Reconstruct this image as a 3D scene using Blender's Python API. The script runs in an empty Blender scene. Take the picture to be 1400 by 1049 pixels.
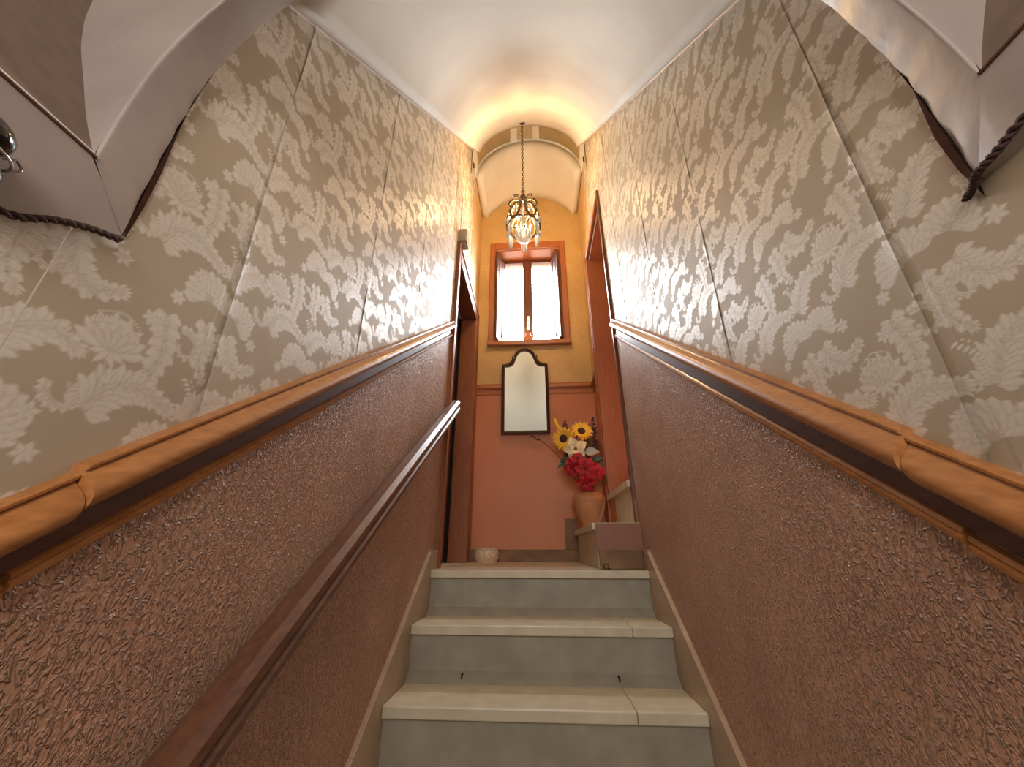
import bpy, math, random
import numpy as np
from math import sin, cos, pi, radians, sqrt
from mathutils import Vector, Matrix
random.seed(7); np.random.seed(7)
S = bpy.context.scene
COL = S.collection

# ------------------------------------------------------------------ camera
EYE = .092                         # eye height above the landing (the photographer stands on the stairs)
th, ps = radians(23.26), radians(3.5)
Fv = Vector((-sin(ps)*cos(th), cos(ps)*cos(th), sin(th)))
Rv = Vector((cos(ps), sin(ps), 0)); Uv = Rv.cross(Fv)
cd = bpy.data.cameras.new('camera'); cam = bpy.data.objects.new('camera', cd); COL.objects.link(cam)
cd.sensor_fit = 'HORIZONTAL'; cd.sensor_width = 36; cd.lens = 36*525/1400; cd.clip_start = .01
M = Matrix((Rv, Uv, -Fv)).transposed().to_4x4(); M.translation = (0, 0, EYE); cam.matrix_world = M
S.camera = cam

# ------------------------------------------------------------------ light and exposure
S.view_settings.view_transform = 'Standard'; S.view_settings.look = 'None'
S.view_settings.gamma = 1; S.view_settings.use_curve_mapping = False
S.view_settings.exposure = 0.25
w = bpy.data.worlds.new('sky'); S.world = w; w.use_nodes = True
bgn = w.node_tree.nodes['Background']; bgn.inputs[0].default_value = (.88, .94, 1, 1); bgn.inputs[1].default_value = 46
_g = w.node_tree.nodes.new('ShaderNodeNewGeometry'); _s = w.node_tree.nodes.new('ShaderNodeSeparateXYZ'); _r = w.node_tree.nodes.new('ShaderNodeValToRGB')
w.node_tree.links.new(_g.outputs['Incoming'], _s.inputs[0]); _m = w.node_tree.nodes.new('ShaderNodeMath'); _m.operation = 'MULTIPLY_ADD'
_m.inputs[1].default_value = -.5; _m.inputs[2].default_value = .5      # 0 straight down, 0.5 horizon, 1 zenith
w.node_tree.links.new(_s.outputs['Z'], _m.inputs[0]); w.node_tree.links.new(_m.outputs[0], _r.inputs[0])
_r.color_ramp.elements[0].position = .47; _r.color_ramp.elements[0].color = (.10, .095, .08, 1)      # town and ground below the horizon
_r.color_ramp.elements[1].position = .53; _r.color_ramp.elements[1].color = (.90, .95, 1, 1)         # bright overcast sky
w.node_tree.links.new(_r.outputs[0], bgn.inputs[0])

def lamp(name, kind, loc, energy, color, rot=(0, 0, 0), **kw):
    d = bpy.data.lights.new(name, kind); d.energy = energy; d.color = color
    for k, v in kw.items(): setattr(d, k, v)
    o = bpy.data.objects.new(name, d); COL.objects.link(o); o.location = loc; o.rotation_euler = rot
    return o
lamp('window_portal', 'AREA', (-.03, 3.43, 2.43), 1, (1, 1, 1), (radians(-90), 0, 0), shape='RECTANGLE', size=.66, size_y=1.12).data.cycles.is_portal = True
lamp('chandelier_light', 'POINT', (-.05, 2.3, 2.60), 29, (1, .66, .33), shadow_soft_size=.04)
lamp('hall_fill', 'AREA', (0, -1.2, .85), 25, (1, .93, .89), (radians(100), 0, 0), shape='RECTANGLE', size=.8, size_y=.9)  # unseen fill added behind the camera to brighten the foreground

# ------------------------------------------------------------------ materials
def new_mat(name):
    m = bpy.data.materials.new(name); m.use_nodes = True
    nt = m.node_tree; b = nt.nodes['Principled BSDF']
    return m, nt, b
def N(nt, t, **kw):
    n = nt.nodes.new(t)
    for k, v in kw.items():
        if k.startswith('i_'): n.inputs[k[2:].replace('_', ' ')].default_value = v
        else: setattr(n, k, v)
    return n
def ramp(nt, fac, stops):
    r = nt.nodes.new('ShaderNodeValToRGB'); e = r.color_ramp.elements
    while len(e) < len(stops): e.new(.5)
    for q, (p, c) in zip(e, stops): q.position = p; q.color = (*c, 1) if len(c) == 3 else c
    nt.links.new(fac, r.inputs[0]); return r.outputs[0]
def coords(nt, scale=(1, 1, 1)):
    t = nt.nodes.new('ShaderNodeTexCoord'); mp = nt.nodes.new('ShaderNodeMapping')
    mp.inputs['Scale'].default_value = scale
    nt.links.new(t.outputs['Object'], mp.inputs[0]); return mp.outputs[0]
def noise_mat(name, c1, c2, rough=.5, scale=20, stretch=(1, 1, 1), bump=0, bscale=None, metal=0, spec=.5, detail=4, coat=0, dist=.001):
    m, nt, b = new_mat(name)
    v = coords(nt, stretch)
    n = N(nt, 'ShaderNodeTexNoise', i_Scale=scale, i_Detail=detail); nt.links.new(v, n.inputs['Vector'])
    nt.links.new(ramp(nt, n.outputs[0], [(.3, c1), (.7, c2)]), b.inputs['Base Color'])
    b.inputs['Roughness'].default_value = rough; b.inputs['Metallic'].default_value = metal
    b.inputs['Specular IOR Level'].default_value = spec; b.inputs['Coat Weight'].default_value = coat
    b.inputs['Coat Roughness'].default_value = .18
    if bump:
        n2 = N(nt, 'ShaderNodeTexNoise', i_Scale=bscale or scale*4, i_Detail=3); nt.links.new(v, n2.inputs['Vector'])
        bp = N(nt, 'ShaderNodeBump', i_Strength=bump, i_Distance=dist)
        nt.links.new(n2.outputs[0], bp.inputs['Height']); nt.links.new(bp.outputs[0], b.inputs['Normal'])
    return m
def wood(name, c1, c2, axis='Y', rough=.28, coat=.4, bump=.15):
    st = {'X': (1.5, 25, 25), 'Y': (25, 1.5, 25), 'Z': (25, 25, 1.5)}[axis]
    return noise_mat(name, c1, c2, rough, 4, st, bump, 9, coat=coat, dist=.0008)
def damask_mat(name, g, p, gr=.5, pr=.36, metal=.2):
    m, nt, b = new_mat(name)
    a = N(nt, 'ShaderNodeAttribute', attribute_name='damask')
    v = coords(nt, (30, 30, 260)); n = N(nt, 'ShaderNodeTexNoise', i_Scale=3, i_Detail=3); nt.links.new(v, n.inputs['Vector'])
    mx = N(nt, 'ShaderNodeMix', data_type='RGBA'); cr = N(nt, 'ShaderNodeMapRange', i_From_Max=.9); nt.links.new(a.outputs['Fac'], cr.inputs[0]); nt.links.new(cr.outputs[0], mx.inputs[0])
    mx.inputs[6].default_value = (*g, 1); mx.inputs[7].default_value = (*p, 1)
    v2 = coords(nt); n3 = N(nt, 'ShaderNodeTexNoise', i_Scale=3.2, i_Detail=3); nt.links.new(v2, n3.inputs['Vector'])
    st = ramp(nt, n3.outputs[0], [(.3, (.84, .82, .78)), (.75, (1.04, 1.03, 1.02))])
    mu = N(nt, 'ShaderNodeMix', data_type='RGBA', blend_type='MULTIPLY'); mu.inputs[0].default_value = 1
    nt.links.new(mx.outputs[2], mu.inputs[6]); nt.links.new(st, mu.inputs[7])
    nt.links.new(mu.outputs[2], b.inputs['Base Color'])
    r = N(nt, 'ShaderNodeMapRange', i_To_Min=gr, i_To_Max=pr); nt.links.new(a.outputs['Fac'], r.inputs[0])
    nt.links.new(r.outputs[0], b.inputs['Roughness']); b.inputs['Metallic'].default_value = metal
    ad = N(nt, 'ShaderNodeMath', operation='MULTIPLY_ADD'); ad.inputs[1].default_value = .22
    nt.links.new(n.outputs[0], ad.inputs[0]); nt.links.new(a.outputs['Fac'], ad.inputs[2])
    bp = N(nt, 'ShaderNodeBump', i_Strength=.35, i_Distance=.0007)
    nt.links.new(ad.outputs[0], bp.inputs['Height']); nt.links.new(bp.outputs[0], b.inputs['Normal'])
    return m
def stucco(name, c1, c2, strength=1.):
    m, nt, b = new_mat(name)
    v = coords(nt, (1, 1, .62))
    n1 = N(nt, 'ShaderNodeTexNoise', i_Scale=100, i_Detail=2, i_Distortion=.9); nt.links.new(v, n1.inputs['Vector'])
    rd = ramp(nt, n1.outputs[0], [(.40, (0, 0, 0)), (.47, (.55, .55, .55)), (.5, (1, 1, 1)), (.53, (.55, .55, .55)), (.60, (0, 0, 0))])
    n3 = N(nt, 'ShaderNodeTexNoise', i_Scale=120, i_Detail=2); nt.links.new(v, n3.inputs['Vector'])
    mk = ramp(nt, n3.outputs[0], [(.36, (.2, .2, .2)), (.55, (1, 1, 1))])
    ml = N(nt, 'ShaderNodeMath', operation='MULTIPLY'); nt.links.new(rd, ml.inputs[0]); nt.links.new(mk, ml.inputs[1])
    n4 = N(nt, 'ShaderNodeTexNoise', i_Scale=230, i_Detail=2); nt.links.new(v, n4.inputs['Vector'])
    ma = N(nt, 'ShaderNodeMath', operation='MULTIPLY_ADD'); ma.inputs[1].default_value = .45; nt.links.new(n4.outputs[0], ma.inputs[0]); nt.links.new(ml.outputs[0], ma.inputs[2])
    bp = N(nt, 'ShaderNodeBump', i_Strength=strength, i_Distance=.0055)
    nt.links.new(ma.outputs[0], bp.inputs['Height']); nt.links.new(bp.outputs[0], b.inputs['Normal'])
    n2 = N(nt, 'ShaderNodeTexNoise', i_Scale=5, i_Detail=4); nt.links.new(coords(nt), n2.inputs['Vector'])
    nt.links.new(ramp(nt, n2.outputs[0], [(.3, c1), (.7, c2)]), b.inputs['Base Color'])
    b.inputs['Roughness'].default_value = .42; b.inputs['Specular IOR Level'].default_value = .35
    return m
def flat(name, c, rough=.5, metal=0, emit=None, trans=0, ior=1.45, coat=0):
    m, nt, b = new_mat(name)
    b.inputs['Base Color'].default_value = (*c, 1); b.inputs['Roughness'].default_value = rough
    b.inputs['Metallic'].default_value = metal; b.inputs['Transmission Weight'].default_value = trans
    b.inputs['IOR'].default_value = ior; b.inputs['Coat Weight'].default_value = coat
    if emit: b.inputs['Emission Color'].default_value = (*emit[0], 1); b.inputs['Emission Strength'].default_value = emit[1]
    return m
m_paper = damask_mat('silk_damask', (.50, .415, .30), (.78, .73, .645), .60, .37, .10)
m_paper_gold = damask_mat('golden_damask', (.64, .42, .17), (.68, .46, .20), .55, .5, .03)
m_stucco = stucco('terracotta_stucco', (.46, .25, .155), (.57, .325, .205))
m_paint = noise_mat('terracotta_paint', (.53, .185, .075), (.59, .22, .10), .5, 3, bump=.2, bscale=60, dist=.002)
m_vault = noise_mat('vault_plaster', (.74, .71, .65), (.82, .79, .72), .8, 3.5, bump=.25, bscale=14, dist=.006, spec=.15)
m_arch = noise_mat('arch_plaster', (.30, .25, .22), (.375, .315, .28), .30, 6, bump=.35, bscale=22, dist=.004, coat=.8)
m_web = noise_mat('dark_brown_plaster', (.16, .11, .075), (.21, .145, .10), .8, 30, bump=.2, bscale=200)  # darker and browner than the arch plaster
m_band = noise_mat('ochre_paint', (.36, .26, .12), (.43, .32, .16), .6, 9)
m_oak = wood('rail_wood', (.30, .115, .03), (.43, .18, .054), 'Y', .36, .25)
m_oakx = wood('rail_wood_cross', (.40, .13, .04), (.52, .20, .07), 'X', .3, .3)
m_fascia = wood('dark_fascia', (.075, .028, .014), (.12, .045, .022), 'Y', .5, .1)
m_door = wood('door_wood', (.24, .08, .032), (.34, .12, .05), 'Z', .5, .0)
m_doord = wood('dark_door_wood', (.10, .028, .014), (.17, .05, .02), 'Z', .35, .3)
m_hand = wood('handrail_wood', (.085, .035, .02), (.15, .06, .03), 'Y', .36, .3)
m_win = wood('window_wood', (.36, .10, .03), (.46, .15, .05), 'Z', .35, .25)
m_shut = wood('shutter_wood', (.085, .028, .012), (.12, .04, .018), 'Z', .5, 0)
m_shutp = wood('shutter_panel_wood', (.11, .04, .018), (.15, .055, .025), 'Z', .5, 0)
m_wind = wood('sash_wood', (.13, .04, .025), (.19, .06, .03), 'Z', .4, .2)
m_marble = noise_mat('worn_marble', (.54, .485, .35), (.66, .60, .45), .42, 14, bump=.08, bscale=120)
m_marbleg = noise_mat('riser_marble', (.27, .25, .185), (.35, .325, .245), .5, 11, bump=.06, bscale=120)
m_skirt = noise_mat('skirting_marble', (.36, .25, .165), (.50, .37, .25), .35, 8, detail=7)
m_skirtd = noise_mat('brown_marble', (.15, .075, .03), (.27, .145, .065), .6, 7, (1, 1, 1.6), detail=8)
m_iron = flat('aged_brass', (.085, .06, .035), .45, .8)
m_glass = flat('crystal', (.62, .66, .72), .08, 0, None, .55, 1.5)
m_pane = flat('window_glass', (1, 1, 1), .0, 0, None, 1, 1.02)
def thin_glass(name, refl):
    m = bpy.data.materials.new(name); m.use_nodes = True; nt = m.node_tree; nt.nodes.clear()
    t = nt.nodes.new('ShaderNodeBsdfTransparent'); g = nt.nodes.new('ShaderNodeBsdfGlossy'); g.inputs['Roughness'].default_value = .02
    f = nt.nodes.new('ShaderNodeMixShader'); f.inputs[0].default_value = refl; o = nt.nodes.new('ShaderNodeOutputMaterial')
    nt.links.new(t.outputs[0], f.inputs[1]); nt.links.new(g.outputs[0], f.inputs[2]); nt.links.new(f.outputs[0], o.inputs[0]); return m
m_pane = thin_glass('window_glass_thin', .06)
m_bowl = flat('bowl_glass', (.75, .76, .80), .15, 0, None, .5, 1.45)
m_bulb = flat('lit_bulb', (1, .9, .7), .4, 0, ((1, .78, .5), 2))
m_mirror = noise_mat('mirror_silver', (.80, .86, .80), (.86, .90, .84), .09, 3, metal=1)
m_frame = wood('mirror_frame_wood', (.04, .018, .012), (.075, .03, .018), 'Z', .3, .5)
m_terra = noise_mat('terracotta_clay', (.50, .22, .09), (.60, .29, .13), .65, 12, bump=.2)
m_terra2 = noise_mat('jug_clay', (.62, .26, .13), (.70, .32, .16), .6, 12)
m_ceram = noise_mat('cream_relief_ceramic', (.62, .42, .26), (.84, .70, .52), .45, 55, bump=.8, bscale=60, dist=.006)
m_yel = noise_mat('yellow_petal', (.85, .42, .02), (.95, .62, .05), .6, 40)
m_seed = noise_mat('seed_disc', (.03, .012, .008), (.08, .03, .015), .9, 200, bump=.8)
m_cream = noise_mat('cream_petal', (.74, .62, .34), (.86, .77, .50), .6, 40)
m_red = noise_mat('red_bract', (.30, .002, .01), (.56, .004, .02), .55, 40)
m_redc = flat('dark_red_centre', (.22, .01, .015), .6)
m_dry = noise_mat('dried_purple_sprig', (.09, .05, .05), (.17, .10, .09), .8, 60)
m_drybr = noise_mat('dried_brown_grass', (.20, .11, .05), (.34, .20, .10), .8, 60)
m_leaf = noise_mat('dark_leaf', (.025, .045, .03), (.06, .09, .05), .45, 40)
m_leafg = noise_mat('silver_leaf', (.30, .32, .28), (.42, .44, .38), .5, 40)
m_black = flat('black_glazed_metal', (.004, .004, .006), .12, 0, coat=.3)
m_silver = flat('silver_trim', (.55, .56, .6), .2, 1)
m_cable = noise_mat('braided_cable', (.03, .012, .008), (.07, .03, .02), .7, 300, bump=.5)
m_box = flat('beige_plastic', (.42, .36, .27), .4)
m_dark = flat('dark_iron', (.02, .015, .012), .5, .5)
m_gapiron = flat('iron_and_gap_black', (.008, .006, .005), .8)  # black for the iron eyes and for the shade in the door gaps
m_sidep = noise_mat('brown_side_paint', (.24, .105, .065), (.30, .14, .09), .6, 6)
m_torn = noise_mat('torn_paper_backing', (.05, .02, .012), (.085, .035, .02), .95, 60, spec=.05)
m_white = flat('white_plastic', (.7, .68, .6), .4)
m_line = flat('brown_edge_paint', (.13, .05, .035), .6)
m_bead = flat('pale_bead_paint', (.55, .42, .36), .35)
m_tile = noise_mat('relief_tile', (.40, .31, .17), (.55, .45, .28), .6, 40, bump=.6, bscale=50, dist=.004)
m_twig = flat('twig_bark', (.10, .05, .03), .7)

# ------------------------------------------------------------------ helpers
class MB:
    def __init__(s): s.v = []; s.f = []
    def add(s, vs, fs):
        b = len(s.v); s.v += [tuple(p) for p in vs]; s.f += [tuple(i+b for i in q) for q in fs]; return s
    def box(s, x0, x1, y0, y1, z0, z1):
        return s.add([(x, y, z) for x in (x0, x1) for y in (y0, y1) for z in (z0, z1)],
                     [(0, 1, 3, 2), (4, 6, 7, 5), (0, 4, 5, 1), (2, 3, 7, 6), (0, 2, 6, 4), (1, 5, 7, 3)])
    def grid(s, P, cu=False, cv=False):
        n, m = len(P), len(P[0]); fs = []
        for i in range(n if cu else n-1):
            for j in range(m if cv else m-1):
                fs.append((i*m+j, ((i+1) % n)*m+j, ((i+1) % n)*m+(j+1) % m, i*m+(j+1) % m))
        return s.add([p for r in P for p in r], fs)
    def prism(s, poly, d):          # poly: list of 3D points, d: extrusion vector
        n = len(poly); d = Vector(d)
        vs = [Vector(p) for p in poly]; vs += [p+d for p in vs]
        return s.add(vs, [tuple(range(n))[::-1], tuple(range(n, 2*n))]+[(i, (i+1) % n, n+(i+1) % n, n+i) for i in range(n)])
    def sweep(s, prof, pts):        # prof(i,point)->list of 3D points, closed section swept along pts, capped
        P = [prof(i, p) for i, p in enumerate(pts)]; b = len(s.v); m = len(P[0])
        s.grid(P, False, True)
        s.f.append(tuple(b+j for j in range(m))[::-1]); e = b+(len(P)-1)*m; s.f.append(tuple(e+j for j in range(m)))
        return s
    def tube(s, pts, r, n=8, closed=False):
        pts = [Vector(p) for p in pts]; P = []; L = len(pts); nrm = None
        for i, p in enumerate(pts):
            a = pts[(i-1) % L] if (closed or i) else p; c = pts[(i+1) % L] if (closed or i < L-1) else p
            t = (c-a).normalized()
            if nrm is None: nrm = t.orthogonal().normalized()
            nrm = (nrm-t*nrm.dot(t)); nrm = nrm.normalized() if nrm.length > 1e-6 else t.orthogonal().normalized()
            bn = t.cross(nrm); rr = r[i] if isinstance(r, (list, tuple)) else r
            P.append([p+(nrm*cos(2*pi*k/n)+bn*sin(2*pi*k/n))*rr for k in range(n)])
        b = len(s.v); s.grid(P, closed, True)
        if not closed:
            s.f.append(tuple(b+j for j in range(n))[::-1]); e = b+(L-1)*n; s.f.append(tuple(e+j for j in range(n)))
        return s
    def lathe(s, prof, c=(0, 0, 0), n=24, wave=None):
        P = []
        for r, z in prof:
            P.append([(c[0]+r*(1+(wave(k/n, z) if wave else 0))*cos(2*pi*k/n), c[1]+r*(1+(wave(k/n, z) if wave else 0))*sin(2*pi*k/n), c[2]+z) for k in range(n)])
        return s.grid(P, False, True)
    def ball(s, c, r, n=10, m=7, sc=(1, 1, 1)):
        P = [[(c[0]+r*sc[0]*max(sin(pi*i/m), 1e-3)*cos(2*pi*k/n), c[1]+r*sc[1]*max(sin(pi*i/m), 1e-3)*sin(2*pi*k/n), c[2]+r*sc[2]*cos(pi*i/m)) for k in range(n)] for i in range(m+1)]
        return s.grid(P, False, True)
    def leaf(s, base, d, up, L, W, curl=.3, n=7, th=.0012, tip=.5, wavy=0):
        d = Vector(d).normalized(); up = Vector(up); up = (up-d*up.dot(d)).normalized(); sd = d.cross(up)
        base = Vector(base); top = []; bot = []
        for i in range(n+1):
            t = i/n; ww = W*.5*sin(pi*min(1, t**tip*.97+.02)); c = base+d*(L*t*(1-.15*curl*t))-up*(curl*L*t*t*.6)
            row = [c+sd*ww*q+up*(abs(q)*ww*.3+wavy*ww*sin(9*t+3*q)) for q in (-1, -.5, 0, .5, 1)]
            top.append(row); bot.append([p-up*th for p in row])
        b = len(s.v); s.grid(top); s.grid([r[::-1] for r in bot]); return s
    def mesh(s, name, mat, smooth=False, bevel=0):
        me = bpy.data.meshes.new(name); me.from_pydata(s.v, [], s.f); me.update()
        me.materials.append(mat)
        return me
    def build(s, name, mat, parent=None, smooth=False, bevel=0, angle=None):
        import bmesh
        me = s.mesh(name, mat)
        bm = bmesh.new(); bm.from_mesh(me); bmesh.ops.recalc_face_normals(bm, faces=bm.faces); bm.to_mesh(me); bm.free()
        o = bpy.data.objects.new(name, me); COL.objects.link(o)
        if parent: o.parent = parent
        if smooth or angle:
            me.polygons.foreach_set('use_smooth', [True]*len(me.polygons))
            if angle or True: me.set_sharp_from_angle(angle=radians(angle or 50))
        if bevel:
            md = o.modifiers.new('bevel', 'BEVEL'); md.width = bevel; md.segments = 2; md.limit_method = 'ANGLE'; md.angle_limit = radians(40)
        return o
def tag(o, label, cat, group=None, kind=None):
    o['label'] = label; o['category'] = cat
    if group: o['group'] = group
    if kind: o['kind'] = kind
    return o
def empty(name, loc=(0, 0, 0)):
    o = bpy.data.objects.new(name, None); COL.objects.link(o); o.location = loc; o.empty_display_size = .05
    bpy.context.view_layer.update(); return o
def local(o, parent):              # child built in world coordinates under an Empty
    o.parent = parent; o.matrix_parent_inverse = Matrix.Translation(-parent.location); return o
def catmull(pts, n=6):
    P = [Vector(p) for p in pts]; P = [P[0]*2-P[1]]+P+[P[-1]*2-P[-2]]; out = []
    for i in range(1, len(P)-2):
        for k in range(n):
            t = k/n; a, b, c, d = P[i-1:i+3]
            out.append(.5*((2*b)+(c-a)*t+(2*a-5*b+4*c-d)*t*t+(3*b-a-3*c+d)*t**3))
    out.append(P[-2]); return out
def copy_tree(o, parent=None):
    c = o.copy(); COL.objects.link(c); c.parent = parent
    for ch in [q for q in o.children]: copy_tree(ch, c)
    return c

# ------------------------------------------------------------------ dimensions (metres; landing floor at z = 0)
W = .52; YE = 3.12; YL = 1.96                     # half width, end wall, landing edge
RUN, RISE = .239, .1815
def zs(y):                                        # springing line of the ceiling
    return 1.216+1.165*(y-.431) if y < 2.39 else 3.498-(y-2.39)*.07
def rl(side, y): return (.143+.749*(y-.355)) if side < 0 else (.173+.760*(y-.45))   # top of chair rail
RH = .155
RHS = {-1: .112, 1: .136}
DL = (2.17, 2.99, 0, 2.035)                       # left door opening y0 y1 z0 z1
DR = (2.13, 2.83, 0, 2.52)                        # right doorway

# ------------------------------------------------------------------ damask motif (drawn as soft shapes on one pattern repeat)
TW, TH = .235, .2525; NX, NY = 376, 404
tile = np.zeros((NY, NX), np.float32)
gx, gy = np.meshgrid((np.arange(NX)+.5)/NX*TW, (np.arange(NY)+.5)/NY*TH)
def lobe(bx, by, ang, L, Wd, val=1., pw=.75):
    r = L+.01
    for ox in (-TW, 0, TW):
        for oy in (-TH, 0, TH):
            cx_, cy_ = bx+ox, by+oy
            if cx_+r < 0 or cx_-r > TW or cy_+r < 0 or cy_-r > TH: continue
            i0, i1 = max(0, int((cx_-r)/TW*NX)), min(NX, int((cx_+r)/TW*NX)+1)
            j0, j1 = max(0, int((cy_-r)/TH*NY)), min(NY, int((cy_+r)/TH*NY)+1)
            dx = gx[j0:j1, i0:i1]-cx_; dy = gy[j0:j1, i0:i1]-cy_
            t = (dx*cos(ang)+dy*sin(ang))/L; s_ = np.abs(-dx*sin(ang)+dy*cos(ang))
            hw = Wd*.5*np.sin(pi*np.clip(t, 0, 1)**pw)
            d = (hw-s_)/.0009
            m_ = np.clip(d, 0, 1)*((t > 0) & (t < 1))
            sh = .62+.38*np.clip(1-s_/np.maximum(hw, 1e-5), 0, 1)
            sub = tile[j0:j1, i0:i1]; ed = (m_ > 0) & (d < 1.3)
            val_ = m_*sh*val
            np.copyto(sub, np.where(m_ > .02, np.where(ed, np.minimum(np.maximum(sub*.6, val_*.75), 1), val_), sub))
def stroke(pts, wd, val):
    P = catmull([(p[0], p[1], 0) for p in pts], 14)
    for a, b in zip(P[:-1], P[1:]):
        dv = b-a; L = dv.length*1.7+1e-5
        lobe(a.x-dv.x*.3, a.y-dv.y*.3, math.atan2(dv.y, dv.x), L, wd, val, 1.)
def feather(pts, wid, n=9, taper=.5, both=True, side=1, spine=True):
    P = catmull([(p[0], p[1], 0) for p in pts], 10); cum = [0]
    for a, b in zip(P[:-1], P[1:]): cum.append(cum[-1]+(b-a).length)
    T = cum[-1]
    def at(t):
        s_ = t*T
        for i in range(len(P)-1):
            if cum[i+1] >= s_:
                q = (s_-cum[i])/max(cum[i+1]-cum[i], 1e-9); d = P[i+1]-P[i]
                return P[i]+d*q, math.atan2(d.y, d.x)
        d = P[-1]-P[-2]; return P[-1], math.atan2(d.y, d.x)
    c, a = at(.92)
    for q_ in (-.7, .7, -.3, .3, 0): lobe(c.x, c.y, a+q_, wid*.75*(1-.2*abs(q_)), wid*.26)
    for k in range(n-1, -1, -1):
        t = k/n; c, a = at(t); ln = wid*(1-taper*t)*(.7+.3*sin(pi*min(1, t+.2)))
        for sg in ((1, -1) if both else (side,)):
            for q_, l_ in ((-.62, .80), (.55, .82), (-.22, 1.02), (.2, 1.1)):
                lobe(c.x, c.y, a+sg*(1.0-.3*t)+sg*q_*.9, ln*l_, T/n*.78, .8+.2*l_, 1.5)
        lobe(c.x, c.y, a, T/n*1.3, wid*.35, .8)
    if spine: stroke(pts, .0016, .2)
def fan(cx_, cy_, R, a0, spread=2.9, n=9):
    for rr, cnt, wd in ((1, n, .46), (.76, n-1, .42), (.5, n-3, .4)):
        for k in range(cnt):
            a = a0-spread/2+spread*(k+.5)/cnt
            lobe(cx_, cy_, a, R*rr*(1-.08*abs(a-a0)), R*wd*rr, .85+.15*rr, 1.9)
    for k in range(3): lobe(cx_, cy_, a0+(k-1)*.5, R*.3, R*.16, .5)
def curl(cx_, cy_, R, a0, turns=.8, dirn=1):
    pts = [(cx_+R*(1-.7*t)*cos(a0+dirn*turns*2*pi*t), cy_+R*(1-.7*t)*sin(a0+dirn*turns*2*pi*t)) for t in np.linspace(0, 1, 9)]
    feather(pts, R*.62, 10, .45, False, -dirn, False); stroke(pts, .0075, .95); stroke(pts, .0015, .3)
X0, Y0_ = .03, .15        # tulip position on the repeat
def q(x, y): return (X0+x, Y0_+y)
feather([q(.048, .062), q(.060, .01), q(.056, -.03), q(.066, -.062)], .026, 7, .3)
feather([q(.00, -.098), q(.016, -.066), q(.050, -.052), q(.098, -.064)], .036, 8, .45)
feather([q(.108, .085), q(.118, .055), q(.118, .02), q(.135, -.005)], .023, 6, .3)
feather([q(.125, -.075), q(.15, -.04), q(.175, -.025), q(.205, -.035)], .032, 7, .4)
feather([q(.15, .085), q(.165, .055), q(.19, .04), q(.222, .055)], .028, 7, .4)
curl(*q(.088, .030), .024, radians(120), .85, -1)
curl(*q(.150, .045), .020, radians(60), .85, 1)
curl(*q(.215, -.085), .020, radians(160), .8, 1)
fan(*q(.100, .120), .053, radians(105), 3.4, 11)
fan(*q(.158, .118), .046, radians(60), 3.2, 10)
for a in np.linspace(radians(20), radians(160), 8): lobe(*q(.0, -.026), a, .058-.009*abs(a-pi/2), .016, 1, 1.5)
for a in np.linspace(radians(45), radians(135), 5): lobe(*q(.0, -.026), a, .040, .012, .8, 1.5)
for a in (radians(200), radians(-20), radians(-60), radians(-120)): lobe(*q(0, -.022), a, .024, .010)
stroke([q(0, -.03), q(.004, -.05), q(.002, -.09)], .003, .8)
for k in range(15):
    t = k/14; x_ = .205+.055*t; y_ = .012+.012*sin(pi*t)
    lobe(*q(x_, y_), radians(-85), .014, .0058); lobe(*q(x_, y_+.006), 0, .0045, .0045)
for k in range(12):
    t = k/11; x_ = .112+.02*sin(3*t); y_ = -.012-.06*t
    lobe(*q(x_, y_), radians(200), .013, .0062); lobe(*q(x_+.004, y_), 0, .0045, .0045)
for c in (q(.052, .095), q(.205, .098), q(.075, -.10), q(.03, .045), q(.19, -.115)):
    for a in range(6): lobe(*c, a*pi/3+.3, .014, .009)
# faint woven unevenness
def sample(u, v):
    x = (u/TW % 1)*NX-.5; y = (v/TH % 1)*NY-.5
    x0 = np.floor(x).astype(int); y0 = np.floor(y).astype(int); fx = x-x0; fy = y-y0
    g = lambda a, b: tile[b % NY, a % NX]
    return g(x0, y0)*(1-fx)*(1-fy)+g(x0+1, y0)*fx*(1-fy)+g(x0, y0+1)*(1-fx)*fy+g(x0+1, y0+1)*fx*fy

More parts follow.
